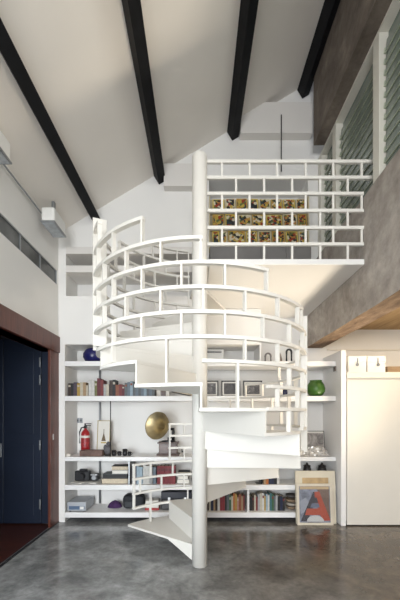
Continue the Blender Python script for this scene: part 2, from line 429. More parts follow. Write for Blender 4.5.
rings = [0.195, 0.35, 0.505, 0.66, 0.815, 0.97, 1.11, 1.245, 1.39, 1.54, 1.69, 1.842, 1.998, 2.153, 2.307, 2.46, 2.63, 2.80, 2.96, 3.11, 3.26]
RR = 0.898
def tz(k): return TZ[k]
def active(j, k):
    lim = 0.995 if k > 1 else 0.66
    gap = .10 if k < 3 else (.155 if k < 10 else .045)
    return tz(k) + gap < rings[j] < tz(k) + lim
span = {}
for j in range(len(rings)):
    ks = [k for k in range(1, 15) if active(j, k)]
    if ks: span[j] = (ang(ks[0]) + (4 if abs(rings[j] - 2.63) < .01 else 0), ang(ks[-1] + 1))          # upper angle .. lower angle
bal = []
hh = .011
for j, (a1, a0) in span.items():
    if j == len(rings) - 1 or a1 - a0 > 5:
        MB().arc(SX, SY, a0, a1, RR - .017, RR + .017, rings[j] - hh, rings[j] + hh).build('rail', STEEL, st)
for j in sorted(span):
    a1, a0 = span[j]
    if j - 1 in span:
        b1, b0 = span[j - 1]
        lo, hi = max(a0, b0), min(a1, b1)
        posts_a = {round(hi - .7, 2)}
        n0 = 17.3
        off = n0 / 2 if (j % 2) else 0
        m = -30
        while m < 30:
            a = -97.5 + off + n0 * m
            if lo + 3 < a < hi - 5: posts_a.add(round(a, 2))
            m += 1
        for a in posts_a: bal.append((a, rings[j - 1] + hh, rings[j] - hh))
        if j >= len(rings) - 4: bal.append((round(lo + .7, 2), rings[j - 1] + hh, rings[j] - hh))
for k in range(1, 15):                                       # stanchions from each tread to its lowest rail
    js = [j for j in span if active(j, k)]
    if js: bal.append((ang(k) - ST * .5, tz(k) + .0005, rings[min(js)] - hh))
def bdist(q): return math.hypot(SX + RR * math.cos(R(q[0])), SY + RR * math.sin(R(q[0])))
def bal_box(mb, q):
    a, z0, z1 = q
    mx = Matrix.Translation((SX, SY, 0)) @ Matrix.Rotation(R(a), 4, 'Z')
    mb.box(RR - .016, RR + .016, -.0065, .0065, z0 + .0003, z1 - .0003, mx=mx)
bal.sort(key=lambda q: -(q[2] - q[1]) / bdist(q))
for q in bal[:100]:
    mb = MB(); bal_box(mb, q); mb.build('baluster', STEEL, st)
if len(bal) > 100:
    mb = MB()
    for q in bal[100:]: bal_box(mb, q)
    mb.build('balusters', STEEL, st)['kind'] = 'stuff'
print('BALUSTERS', len(bal))
# tall end posts of the balustrade: flat plates set radially
mx = Matrix.Translation((SX, SY, 0)) @ Matrix.Rotation(R(-158), 4, 'Z')
MB().box(RR - .085, RR + .022, -.010, .010, 1.90, 2.92, mx=mx, bev=.004).build('newel_post', STEEL, st)
mx = Matrix.Translation((SX, SY, 0)) @ Matrix.Rotation(R(-19.5), 4, 'Z')
MB().box(RR - .030, RR + .022, -.008, .008, 1.05, 2.15, mx=mx, bev=.004).build('newel_post', STEEL, st)

# ------------------------------------------------------------------ loft railing
YR = 2.97
rl = thing('loft_railing', 'white steel loft railing with staggered brick pattern posts beside the stair pole', 'railing', (0.75, YR, 2.745))
lz = [wz(y, YR) for y in (244.5, 228, 211, 194, 178, 162)]
for i, z in enumerate(lz):
    MB().box(SX + .069, 1.488 if i < 4 else 1.60, YR - .012, YR + .012, z - .0135, z + .0135).build('rail', STEEL, rl)
for i in range(6):
    z0 = 2.7455 if i == 0 else lz[i - 1] + .0138
    z1 = lz[i] - .0138
    xs = [222, 249.5, 277, 305.5, 333, 361.5] if i % 2 else [236, 264, 292, 320, 347.5]
    for x in xs:
        X = wx(x, YR)
        if X < 1.485: MB().box(X - .009, X + .009, YR - .008, YR + .008, z0, z1).build('railing_post', STEEL, rl)

# ------------------------------------------------------------------ loft cabinet and magazine rack
t = thing('loft_cabinet', 'low dark grey cabinet in the loft under the magazine rack', 'cabinet', (0.75, 4.3, 2.745))
GREYC = mat('grey_cabinet', (0.20, 0.19, 0.185), 0.6)
MB().box(0.15, 1.39, 4.05, 4.56, 2.746, 3.42, bev=.004).build('body', GREYC, t)
for i in range(4):
    MB().box(0.16 + i * .307, 0.16 + i * .307 + .298, 4.035, 4.0495, 2.80, 3.40, bev=.003).build('door', GREYC, t)
rk = thing('magazine_rack', 'three tier magazine rack on the loft cabinet behind the railing', 'rack', (0.77, 4.1, 3.42))
RACK = mat('rack_cream', (0.55, 0.48, 0.33), 0.6, var=0.1)
YM = 4.10
rz = [(wz(244, YM), wz(228, YM)), (wz(226, YM), wz(211.5, YM)), (wz(209.5, YM), wz(196, YM))]
x0, x1 = wx(210, YM), wx(308, YM)
MB().box(x0, x1, YM + .10, YM + .115, 3.421, rz[2][1] + .02).build('back_panel', RACK, rk)
for X in (x0 - .012, x1): MB().box(X, X + .012, YM - .01, YM + .115, 3.421, rz[2][1] + .02).build('side_panel', RACK, rk)
for z0, z1 in rz:
    MB().box(x0, x1, YM - .02, YM + .099, z0 - .018, z0 - .004).build('shelf', RACK, rk)
def cover_mat(i):
    m, n, l, b = nt('magazine_cover_%d' % i)
    r = random.Random(100 + i)
    tc = n.new('ShaderNodeTexCoord'); vo = n.new('ShaderNodeTexVoronoi'); vo.inputs['Scale'].default_value = r.uniform(26, 40)
    mp = n.new('ShaderNodeMapping'); mp.inputs['Location'].default_value = (r.uniform(0, 9), r.uniform(0, 9), r.uniform(0, 9))
    l.new(tc.outputs['Object'], mp.inputs['Vector']); l.new(mp.outputs['Vector'], vo.inputs['Vector'])
    sp = n.new('ShaderNodeSeparateColor'); l.new(vo.outputs['Color'], sp.inputs[0])
    cr = n.new('ShaderNodeValToRGB'); cr.color_ramp.interpolation = 'CONSTANT'
    pal = [(0.02, 0.02, 0.02), (0.5, 0.36, 0.07), (0.30, 0.04, 0.02), (0.62, 0.56, 0.42), (0.03, 0.05, 0.06), (0.45, 0.22, 0.06), (0.12, 0.15, 0.05)]
    r.shuffle(pal)
    while len(cr.color_ramp.elements) < 7: cr.color_ramp.elements.new(0.5)
    for k, e in enumerate(cr.color_ramp.elements): e.position = k / 7; e.color = (*pal[k], 1)
    l.new(sp.outputs[0], cr.inputs['Fac']); l.new(cr.outputs['Color'], b.inputs['Base Color']); b.inputs['Roughness'].default_value = 0.4
    return m
CM = [cover_mat(i) for i in range(9)]
BORD = [mat('magazine_border_%d' % i, c, 0.5) for i, c in enumerate([(0.62, 0.47, 0.10), (0.65, 0.58, 0.40), (0.5, 0.33, 0.08)])]
ORD = ['first', 'second', 'third', 'fourth', 'fifth', 'sixth', 'seventh', 'eighth', 'ninth', 'tenth', 'eleventh', 'twelfth', 'thirteenth', 'fourteenth',
       'fifteenth', 'sixteenth', 'seventeenth', 'eighteenth', 'nineteenth', 'twentieth', 'twenty-first', 'twenty-second', 'twenty-third', 'twenty-fourth',
       'twenty-fifth', 'twenty-sixth', 'twenty-seventh', 'twenty-eighth', 'twenty-ninth', 'thirtieth', 'thirty-first', 'thirty-second']
rows = [(0, 'bottom', [212, 220, 228, 246, 258, 272, 286, 299, 307]), (1, 'middle', [212, 225, 238, 252, 266, 283, 298, 308]), (2, 'top', [212, 225, 236, 248, 259, 271, 283, 296, 307])]
ci = 0
for ri, rn, xs in rows:
    z0, z1 = rz[ri]
    for i, (xa, xb) in enumerate(zip(xs, xs[1:])):
        X0, X1 = wx(xa, YM) + .008, wx(xb, YM) - .008
        mx = Matrix.Translation(((X0 + X1) / 2, YM, z0 - .001)) @ Matrix.Rotation(R(-14), 4, 'X')
        w2, hgt = (X1 - X0) / 2, (z1 - z0) * random.uniform(.93, 1.0)
        t = thing('magazine', f'magazine with busy cover, {ORD[i]} from the left on the {rn} tier of the loft rack', 'magazine', mx.translation, 'magazines on the loft rack')
        mb = MB(); mb.box(-w2, w2, 0, .006, 0, hgt, BORD[ci % 3], mx)
        mb.build('pages', BORD[ci % 3], t)
        mb = MB(); mb.box(-w2 + .012, w2 - .012, -.0015, -.0002, .012, hgt * .93, mx=mx)
        mb.build('cover_picture', CM[ci % 9], t)
        ci += 1

# ------------------------------------------------------------------ built-in bookcase
XR = 1.74
S1, S2, S3, S4, S5 = 0.12, 0.467, 0.82, 1.59, 2.03
bc = thing('bookcase', 'full width white built-in bookcase of floating shelves behind the staircase', 'bookcase', (0, YS, 0))
for s, tk in ((S1, .065), (S2, .062), (S3, .052), (S4, .062), (S5, .062)):
    MB().box(-1.679, XR, YS, YW - .04, s - tk, s, bev=.003).build('shelf', SHELF, bc)
MB().box(XR + .001, XR + .060, 4.012, YW - .001, 0.001, 2.14, bev=.003).build('side_panel', SHELF, bc)
MB().box(-1.679, XR, YW - .10, YW - .045, 0.001, S1 - .066).build('toe_kick', BLACK, bc)
MB().box(wx(248, 4.2) - .012, wx(248, 4.2) + .012, YS + .01, YW - .042, S1 + .0005, S2 - .0625).build('divider', SHELF, bc)
MB().box(wx(129.3, 4.2) - .008, wx(129.3, 4.2) + .008, YS + .02, YW - .042, S2 + .0005, S3 - .0525).build('divider', GREYM, bc)
MB().cyl((wx(110.5, 4.22), 4.22, S3 + .0005), (wx(110.5, 4.22), 4.22, S4 - .0625), .006).build('hanger_rod', BLACKM, bc)
MB().box(0.782, 0.80, YS + .02, YW - .002, S5 + .0005, 2.69).build('divider', SHELF, bc)
tag(MB().cyl((wx(100, 4.58), 4.58, 0.13), (wx(100, 4.58), 4.58, 2.235), .015).build('conduit_pipe', GREYM, at=(wx(100, 4.58), 4.58, 0.13)),
    'vertical grey pipe on the wall behind the left end of the shelves', 'pipe')

def cm(name, c): return mat('cover_' + name.replace(' ', '_'), tuple(v * .72 for v in c), 0.55, var=0.15, scale=25)
C = {'dark brown': (.045, .022, .014), 'black': (.012, .012, .014), 'purple grey': (.08, .055, .085), 'mustard': (.50, .33, .07), 'tan': (.45, .30, .17), 'cream': (.62, .56, .44),
     'white': (.72, .70, .66), 'olive': (.20, .21, .07), 'maroon': (.14, .018, .026), 'dark red': (.22, .03, .03), 'rust': (.30, .09, .04), 'pale blue': (.36, .47, .55), 'grey blue': (.17, .22, .27),
     'slate grey': (.13, .15, .16), 'navy': (.014, .02, .06), 'green': (.05, .13, .06), 'teal': (.05, .16, .17), 'orange': (.55, .18, .04), 'light grey': (.45, .45, .45), 'pink': (.55, .30, .26), 'crimson': (.26, .022, .03)}

def book(x0, x1, hpx, colour, shelf, where, Y=4.24, lean=0.0, depth=.16, noun='book', group=None, band=None):
    """upright book between image columns x0..x1 on a shelf, one mesh"""
    X0, X1 = wx(x0, Y) + .0008, wx(x1, Y) - .0008
    h = hpx * Y / F; w = X1 - X0
    mx = Matrix.Translation((X0 + (w if lean > 0 else 0), Y, shelf + .0008)) @ Matrix.Rotation(R(lean), 4, 'Y')
    o = -w if lean > 0 else 0
    cov = cm(colour, C[colour])
    mb = MB(); c = min(.003, w * .18)
    mb.box(o, o + w, 0, .004, 0, h, cov, mx)
    mb.box(o, o + c, .004, depth, 0, h, cov, mx); mb.box(o + w - c, o + w, .004, depth, 0, h, cov, mx)
    mb.box(o + c, o + w - c, .0042, depth - .005, .004, h - .004, PAGES, mx)
    if band:
        mb.box(o + w * .12, o + w * .88, -.0008, -.0001, h * .72, h * .86, cm(band, C[band]), mx)
    ob = mb.build('book', cov, at=mx.translation)
    return tag(ob, f'{colour} {noun}, {where}', 'book', group)

# row on the fourth shelf, left
row = [(68, 71, 13, 'dark brown'), (71, 73.5, 13, 'black'), (73.5, 77, 14, 'purple grey'), (77, 80, 13, 'mustard'), (80, 83, 14, 'cream'), (83, 86, 14, 'tan'), (86, 88, 11, 'cream'),
       (88.5, 91.5, 16.5, 'white'), (91.5, 94.5, 16, 'white'), (94.5, 97, 15, 'olive'), (97, 100.5, 18, 'maroon'), (100.5, 103.5, 16.5, 'dark red'), (103.5, 106, 12, 'light grey'), (106, 109, 12, 'cream'),
       (109.3, 112.5, 16, 'dark brown'), (112.5, 115.5, 16.5, 'black'), (115.5, 119, 11.5, 'rust'), (119, 122, 12, 'dark red'), (122, 124.5, 11, 'maroon')]
x = 124.5
for i in range(11): row.append((x, x + 2.75, 13.5 + (i % 3) * .8, ['slate grey', 'grey blue', 'pale blue', 'slate grey', 'grey blue'][i % 5])); x += 2.75
for i, (a, b_, h_, c) in enumerate(row):
    book(a, b_, h_, c, S4, f'{ORD[i]} from the left in the upper left shelf row', group='books in the upper left row', band='rust' if i > 18 and i % 2 else ('cream' if i % 3 == 0 else None), lean=-6 if i in (10, 11) and False else 0)
# leaning book and small blocks after the row
tb = thing('wooden_block', 'small dark wooden stand with pale ends right of the upper left book row', 'ornament', (wx(163, 4.3), 4.3, S4))
MB().box(wx(157, 4.3), wx(170, 4.3), 4.27, 4.33, S4 + .085, S4 + .105).build('top_bar', DWOOD, tb)
for xx in (157.2, 166): MB().box(wx(xx, 4.3), wx(xx + 3.6, 4.3), 4.27, 4.33, S4 + .001, S4 + .0848, bev=.003).build('pale_end', PAPER, tb)
MB().box(wx(161.2, 4.3), wx(165.6, 4.3), 4.28, 4.32, S4 + .001, S4 + .075).build('dark_core', DWOOD, tb)
mx = Matrix.Translation((wx(171.5, 4.3), 4.26, S4 + .062)) @ Matrix.Rotation(R(12), 4, 'Y')
mb = MB(); mb.box(0, .27, 0, .15, .0, .004, cm('black', C['black']), mx); mb.box(0, .268, .002, .148, .0042, .022, PAGES, mx); mb.box(0, .27, 0, .15, .0222, .026, cm('black', C['black']), mx)
tag(mb.build('book', None, at=mx.translation), 'black book lying aslant against the small wooden stand, nearest the stair pole', 'book')

# bottom right rows
cols = ['dark brown', 'cream', 'navy', 'tan', 'dark brown', 'white', 'crimson', 'crimson', 'black', 'slate grey', 'green', 'cream', 'orange', 'mustard', 'pink', 'rust', 'tan', 'dark red']
ws = [3, 1.7, 2.8, 1.8, 2.2, 2.4, 2.6, 2.4, 1.8, 2.4, 2.2, 1.8, 2, 2, 1.6, 2.6, 1.8, 1.6]
hs = [13, 14, 15, 14, 16, 17, 19, 19, 16, 17, 16, 15, 18, 17, 14, 17, 15, 16]
x = 206.0
for i, (c, w_, h_) in enumerate(zip(cols, ws, hs)):
    book(x, x + w_, h_ * .97, c, S1, f'{ORD[i]} from the left in the bottom row beside the pole', group='books in the bottom row beside the pole', band='cream' if i % 4 == 2 else None); x += w_
cols = ['black', 'dark brown', 'cream', 'dark red', 'light grey', 'cream', 'white', 'mustard', 'pale blue', 'white', 'teal', 'green', 'slate grey', 'light grey', 'black', 'navy', 'black']
ws = [2.6, 1.8, 1.7, 1.8, 2.2, 2.3, 2, 1.6, 2, 1.7, 2.3, 2, 1.8, 2, 2.6, 2.4, 2.2]
hs = [14, 15, 16, 14, 17, 18, 18, 15, 17, 16, 18, 17, 15, 16, 15, 15, 14]
x = 249.8
for i, (c, w_, h_) in enumerate(zip(cols, ws, hs)):
    book(x, x + w_, h_ * .97, c, S1, f'{ORD[i]} from the left in the bottom row right of the divider', group='books in the bottom row right of the divider', band='dark red' if i % 5 == 1 else None); x += w_
# small group on second shelf, mostly behind the stair
for i, (a, b_, h_, c) in enumerate([(263.5, 266, 14, 'tan'), (266, 268.5, 13, 'orange'), (268.8, 274, 15, 'navy'), (274, 277, 15, 'black'), (277, 279.5, 14, 'white')]):
    book(a, b_, h_, c, S2, f'{ORD[i]} from the left in the short row under the right treads', Y=4.2, group='short book row under the right treads')
bk = MB(); bk.box(wx(261, 4.2), wx(262.2, 4.2), 4.2, 4.32, S2 + .001, S2 + .13); bk.box(wx(256.5, 4.2), wx(260.99, 4.2), 4.2, 4.32, S2 + .001, S2 + .006)
tag(bk.build('bookend', BLACKM, at=(wx(261, 4.2), 4.2, S2)), 'black metal bookend on the second shelf under the right treads', 'bookend')
# woven bowls stack at the end of the bottom shelf
WOV = mat('woven_fibre', (0.24, 0.17, 0.11), 0.85, var=0.35, scale=60, bump=.4)
for i, (z0, r_, c) in enumerate(((0.0, .075, WOV), (.045, .082, mat('pale_ceramic', (.40, .36, .31), .5)), (.095, .088, WOV), (.15, .08, mat('dark_ceramic', (.07, .06, .055), .45)))):
    mx = Matrix.Translation((wx(291.5, 4.32), 4.32, S1 + .001 + z0))
    o = MB().lathe([(r_ * .55, 0), (r_ * .8, .012), (r_, .042), (r_ * .95, .043), (r_ * .7, .02), (.01, .016)], None, mx, 24).build('bowl', c, at=mx.translation)
    tag(o, ['brown woven bowl at the bottom of the stack beside the leaning picture', 'pale ceramic bowl, second from the bottom of the stack beside the leaning picture',
            'brown woven bowl, third from the bottom of the stack beside the picture', 'dark ceramic bowl on top of the stack beside the leaning picture'][i], 'bowl', 'bowls stacked on the bottom shelf')

# second shelf, left of pole: upright books and stacks
for i, (a, b_, h_, c) in enumerate([(131, 133.5, 17, 'black'), (133.5, 136.5, 19, 'navy'), (136.5, 139.5, 18.5, 'pale blue'), (139.5, 142.5, 18, 'pale blue'), (143, 146, 20, 'white'), (146, 149.5, 19, 'white'), (149.5, 152.5, 18, 'light grey'), (153, 156, 18, 'grey blue')]):
    book(a, b_, h_ * .95, c, S2, f'{ORD[i]} from the left between the thin divider and crimson volumes', Y=4.22, group='books left of the crimson volumes')
for i in range(5):
    book(157 + i * 3.7, 157 + i * 3.7 + 3.6, 18, 'crimson', S2, f'{["leftmost", "second", "third", "fourth", "rightmost"][i]} of the five matching crimson set books', Y=4.22, noun='volume', group='matching crimson volumes', band='maroon')

def flat(name, x0, x1, z0, z1, Y0, Y1, m, label, cat, group=None, pages=None):
    X0, X1 = wx(x0, Y0), wx(x1, Y0)
    mb = MB()
    if pages:
        e = min(.004, (z1 - z0) * .2)
        mb.box(X0, X1, Y0, Y1, z0, z0 + e, m); mb.box(X0 + .004, X1, Y0 + .003, Y1, z0 + e, z1 - e, pages); mb.box(X0, X1, Y0, Y1, z1 - e, z1, m)
    else: mb.box(X0, X1, Y0, Y1, z0, z1, m, bev=min(.004, (z1 - z0) * .2))
    return tag(mb.build(name, m, at=((X0 + X1) / 2, (Y0 + Y1) / 2, z0)), label, cat, group)

g = 'flat stack left of the thin divider'
flat('book', 101.5, 127.5, S2 + .001, S2 + .068, 4.23, 4.45, mat('brown_board', (.12, .08, .055), .6), 'thick brown album at the bottom of the flat stack left of the thin divider', 'book', g, PAGES)
flat('book', 102.5, 127, S2 + .069, S2 + .125, 4.24, 4.45, cm('slate grey', C['slate grey']), 'dark grey album, second in the flat stack left of the thin divider', 'book', g, cm('black', C['black']))
flat('book', 112, 127.5, S2 + .126, S2 + .172, 4.24, 4.42, cm('white', C['white']), 'white book lying on the dark grey album of the flat stack', 'book', g, PAPER)
flat('book', 111.5, 127.8, S2 + .173, S2 + .225, 4.24, 4.42, cm('dark brown', C['dark brown']), 'dark brown book on top of the flat stack left of the thin divider', 'book', g, PAGES)
g = 'flat stack right of the crimson volumes'
flat('book', 177, 189, S2 + .001, S2 + .055, 4.24, 4.42, cm('light grey', C['light grey']), 'light grey book at the bottom of the stack right of the crimson volumes', 'book', g, PAPER)
flat('book', 177.5, 188, S2 + .056, S2 + .10, 4.24, 4.40, cm('white', C['white']), 'white book, second in the stack right of the crimson volumes', 'book', g, PAPER)
flat('book', 178, 190, S2 + .101, S2 + .15, 4.24, 4.42, cm('black', C['black']), 'black book on top of the stack right of the crimson volumes', 'book', g, PAGES)

# white sheet and camera gear on the second shelf
mb = MB(); gx = 14
vs = [[mb.bm.verts.new((wx(72, 4.25) + .36 * i / gx, 4.20 + .26 * k / 8, S2 + .0085 + .010 * abs(math.sin(i * 1.3 + k * .9)) + .006 * math.sin(k * 1.7 + i))) for i in range(gx + 1)] for k in range(9)]
for k in range(8):
    for i in range(gx): mb.bm.faces.new((vs[k][i], vs[k][i + 1], vs[k + 1][i + 1], vs[k + 1][i])).smooth = True
o = mb.build('cloth', PAPER, at=(wx(86, 4.25), 4.3, S2 + .002))
md = o.modifiers.new('th', 'SOLIDIFY'); md.thickness = .003; md.offset = 1
tag(o, 'crumpled white cloth spread under the black camera on the second shelf', 'cloth')
t = thing('camera', 'black old camera with lens standing on the white cloth at the second shelf', 'camera', (wx(82, 4.32), 4.32, S2 + .022))
MB().box(wx(74.5, 4.3), wx(89.5, 4.3), 4.30, 4.39, S2 + .024, S2 + .15, bev=.012).build('body', BLACK, t)
MB().box(wx(79, 4.3), wx(86, 4.3), 4.31, 4.37, S2 + .1505, S2 + .175, bev=.006).build('viewfinder', BLACK, t)
b = MB(); b.cyl((wx(82, 4.3), 4.299, S2 + .09), (wx(82, 4.3), 4.235, S2 + .09), .046, .042); b.build('lens', BLACKM, t)
t = thing('film_case', 'smaller black and grey film camera right of the old camera on cloth', 'camera', (wx(94, 4.32), 4.32, S2 + .022))
MB().box(wx(90.3, 4.32), wx(98, 4.32), 4.31, 4.38, S2 + .024, S2 + .115, bev=.01).build('body', BLACK, t)
MB().cyl((wx(95, 4.32), 4.309, S2 + .07), (wx(95, 4.32), 4.27, S2 + .07), .03).build('lens', GREYM, t)
MB().box(wx(91, 4.32), wx(97.5, 4.32), 4.305, 4.3095, S2 + .095, S2 + .112).build('chrome_top', CHROME, t)

# bottom shelf left
t = thing('media_case', 'silver grey flat case with blue front at the left end of the bottom shelf', 'case', (wx(76, 4.2), 4.3, S1))
MB().box(wx(67.2, 4.19), wx(86, 4.19), 4.19, 4.52, S1 + .012, S1 + .125, bev=.008).build('body', mat('silver_plastic', (.42, .44, .47), .35), t)
MB().box(wx(69, 4.19), wx(84.5, 4.19), 4.184, 4.1895, S1 + .03, S1 + .075, bev=.002).build('blue_front', mat('blue_grey_front', (.10, .15, .24), .3), t)
MB().box(wx(80, 4.19), wx(84, 4.19), 4.180, 4.1838, S1 + .035, S1 + .07).build('white_badge', WHITEP, t)
for xx in (69, 83): MB().box(wx(xx, 4.19), wx(xx + 1.5, 4.19), 4.2, 4.5, S1 + .0005, S1 + .0118).build('foot', BLACK, t)
PUR = mat('purple_cloth', (.055, .02, .085), .85, var=.3, scale=20)
mb = MB(); mx = Matrix.Translation((wx(115, 4.42), 4.42, S1 + .001)); mb.lathe([(.10, 0), (.095, .012), (.075, .05), (.04, .075), (.008, .088)], None, mx, 18, lobes=5, amp=-.25, sy=.8)
tag(mb.build('cloth', PUR, at=mx.translation), 'small heap of purple cloth on the bottom shelf', 'cloth')
t = thing('camera_bag', 'black rounded bag with strap on the bottom shelf beside the purple cloth', 'bag', (wx(132, 4.36), 4.36, S1))
MB().box(wx(122.5, 4.32), wx(144, 4.32), 4.30, 4.48, S1 + .001, S1 + .175, bev=.045).build('body', mat('black_fabric', (.018, .02, .024), .75), t)
MB().box(wx(125, 4.3), wx(134, 4.3), 4.285, 4.2995, S1 + .03, S1 + .10, bev=.006).build('front_pocket', mat('dark_grey_fabric', (.05, .055, .06), .8), t)
MB().tube([(wx(124, 4.34), 4.34, S1 + .15), (wx(128, 4.34), 4.33, S1 + .20), (wx(138, 4.34), 4.33, S1 + .205), (wx(143, 4.34), 4.34, S1 + .15)], .007).build('strap', BLACK, t)
t = thing('carton', 'small white carton with red base on the bottom shelf behind the lowest rails', 'box', (wx(152, 4.3), 4.3, S1))
MB().box(wx(145.5, 4.26), wx(158.5, 4.26), 4.26, 4.40, S1 + .03, S1 + .125, bev=.003).build('carton_body', PAPER, t)
MB().box(wx(145, 4.26), wx(159, 4.26), 4.255, 4.405, S1 + .001, S1 + .0295, bev=.003).build('red_base', mat('carton_red', (.35, .03, .03), .5), t)
t = thing('equipment_case', 'long black hard case on the bottom shelf behind the second tread', 'case', (wx(176, 4.3), 4.3, S1))
MB().box(wx(161, 4.27), wx(192, 4.27), 4.27, 4.50, S1 + .001, S1 + .14, bev=.01).build('case_base', BLACK, t)
MB().box(wx(161, 4.27), wx(192, 4.27), 4.27, 4.50, S1 + .142, S1 + .235, bev=.01).build('case_lid', mat('blue_black', (.012, .014, .025), .35), t)
for xx in (168, 184): MB().box(wx(xx, 4.27), wx(xx + 2.5, 4.27), 4.262, 4.2695, S1 + .12, S1 + .165, bev=.002).build('latch', CHROME, t)

# third shelf left: extinguisher, picture, tray, ornament, small cups, gramophone
t = thing('fire_extinguisher', 'red fire extinguisher standing on the third shelf at the far left', 'fire extinguisher', (wx(85.5, 4.42), 4.42, S3))
X, Yy, z = wx(85.5, 4.42), 4.42, S3 + .001
MB().lathe([(.052, 0), (.058, .008), (.058, .27), (.05, .30), (.03, .325), (.018, .335), (.018, .35)], None, Matrix.Translation((X, Yy, z)), 24).build('cylinder', RED, t)
b = MB(); b.lathe([(.0584, .10), (.0584, .215)], None, Matrix.Translation((X, Yy, z)), 24, cap=False); b.build('label_band', mat('red_label', (.33, .03, .035), .4, var=.5, scale=40), t)
b = MB(); b.lathe([(.0588, .225), (.0588, .255)], None, Matrix.Translation((X, Yy, z)), 24, cap=False); b.build('white_band', PAPER, t)
b = MB(); b.box(X - .018, X + .018, Yy - .02, Yy + .02, z + .3505, z + .385, bev=.004); b.build('valve', BLACKM, t)
b = MB(); b.box(X - .012, X + .07, Yy - .012, Yy + .012, z + .3855, z + .396); b.box(X - .012, X + .075, Yy - .010, Yy + .010, z + .41, z + .418, mx=None); b.box(X - .012, X + .004, Yy - .008, Yy + .008, z + .396, z + .41); b.build('handle', BLACKM, t)
MB().tube([(X - .018, Yy, z + .365), (X - .05, Yy - .01, z + .36), (X - .075, Yy - .01, z + .30), (X - .072, Yy - .01, z + .15)], .009).build('hose', BLACK, t)
for i, xx in enumerate((78, 81.2)):
    t = thing('wall_socket', ['left of two grey socket plates on the wall behind the fire extinguisher', 'right of two grey socket plates on the wall behind the extinguisher'][i], 'socket', (wx(xx, 4.595), 4.595, wz(420.5, 4.6)), 'socket plates behind the extinguisher')
    Xs, zs = wx(xx, 4.595), wz(420.5, 4.6)
    MB().box(Xs - .02, Xs + .02, 4.588, 4.5995, zs - .035, zs + .035, bev=.003).build('plate', GREYM, t)
    MB().box(Xs - .008, Xs + .008, 4.583, 4.5878, zs - .014, zs + .014, bev=.002).build('rocker', BLACK, t)

def pic_mx(xc, Yb, zb, lean): return Matrix.Translation((xc, Yb, zb)) @ Matrix.Rotation(R(-lean), 4, 'X')
def frame_thing(name, x0, x1, y_top, Yf, zb, lean, fm, fw, label, cat, art, mat_w=0.0, group=None, dep=.018):
    X0, X1 = wx(x0, Yf), wx(x1, Yf); hgt = wz(y_top, Yf) - zb
    mx = pic_mx((X0 + X1) / 2, Yf, zb + .001 + dep * math.sin(R(lean)), lean); w2 = (X1 - X0) / 2
    t = thing(name, label, cat, mx.translation, group)
    mb = MB()
    mb.box(-w2, -w2 + fw, 0, dep, 0, hgt, mx=mx); mb.box(w2 - fw, w2, 0, dep, 0, hgt, mx=mx)
    mb.box(-w2 + fw, w2 - fw, 0, dep, 0, fw, mx=mx); mb.box(-w2 + fw, w2 - fw, 0, dep, hgt - fw, hgt, mx=mx)
    mb.build('frame', fm, t)
    if mat_w:
        MB().box(-w2 + fw + .0005, w2 - fw - .0005, .009, .013, fw + .0005, hgt - fw - .0005, mx=mx).build('mount', PAPER, t)
    return t, mx, w2, hgt
def photo_mat(name, stops, sc=9): return ramp_mat(name, stops, sc, .35, detail=5, dist=1.2)

t, mx, w2, hg = frame_thing('framed_drawing', 96.5, 109.5, 420.5, 4.40, S3, 6, mat('gilt_edge', (.42, .32, .14), .4), .008, 'narrow framed drawing on white paper leaning beside the fire extinguisher', 'picture', None, .01)
mb = MB(); INK = mat('ink_brown', (.16, .11, .06), .7)
mb.box(-.004, .004, .0078, .0088, .20, .34, INK, mx); mb.prism([(-.03, .18), (.03, .18), (.012, .25), (0, .30), (-.012, .25)], -.0088, -.0078, INK, mx @ Matrix.Rotation(R(90), 4, 'X'))
mb.box(-.035, .035, .0078, .0088, .15, .165, mat('ochre_ink', (.5, .36, .08), .7), mx)
mb.build('drawing', INK, t)
t = thing('leather_tray', 'low brown leather tray on the third shelf in front of the extinguisher', 'tray', (wx(92, 4.26), 4.26, S3))
X0, X1 = wx(79.5, 4.22), wx(102.3, 4.22)
MB().box(X0, X1, 4.22, 4.36, S3 + .001, S3 + .012, bev=.002).build('tray_base', BROWN, t)
b = MB(); b.box(X0, X1, 4.22, 4.228, S3 + .0125, S3 + .075); b.box(X0, X1, 4.352, 4.36, S3 + .0125, S3 + .075); b.box(X0, X0 + .008, 4.2281, 4.3519, S3 + .0125, S3 + .075); b.box(X1 - .008, X1, 4.2281, 4.3519, S3 + .0125, S3 + .075)
b.build('tray_side', BROWN, t)
tag(MB().lathe([(.03, 0), (.034, .008), (.032, .022), (.012, .03), (.004, .034)], None, Matrix.Translation((wx(68.5, 4.25), 4.25, S3 + .001)), 18).build('pebble_dish', PAPER, at=(wx(68.5, 4.25), 4.25, S3)),
    'small white lidded dish at the left end of the third shelf', 'dish')
t = thing('bust_ornament', 'dark grey ornament of a hunched figure between drawing and hanger rod', 'ornament', (wx(107, 4.27), 4.27, S3))
b = MB(); Xb = wx(107.3, 4.27)
b.lathe([(.04, .0), (.042, .01), (.03, .014)], None, Matrix.Translation((Xb, 4.29, S3 + .001)), 18); b.build('plinth', BLACK, t)
b = MB(); b.ball((Xb, 4.29, S3 + .075), .05, None, (.95, .75, 1.25)); b.ball((Xb + .012, 4.28, S3 + .155), .028, None, (1, 1, 1.15)); b.ball((Xb - .03, 4.28, S3 + .11), .022, None, (1, 1, 1.7)); b.build('figure', mat('dark_stone', (.10, .095, .10), .6, var=.4, scale=25), t)
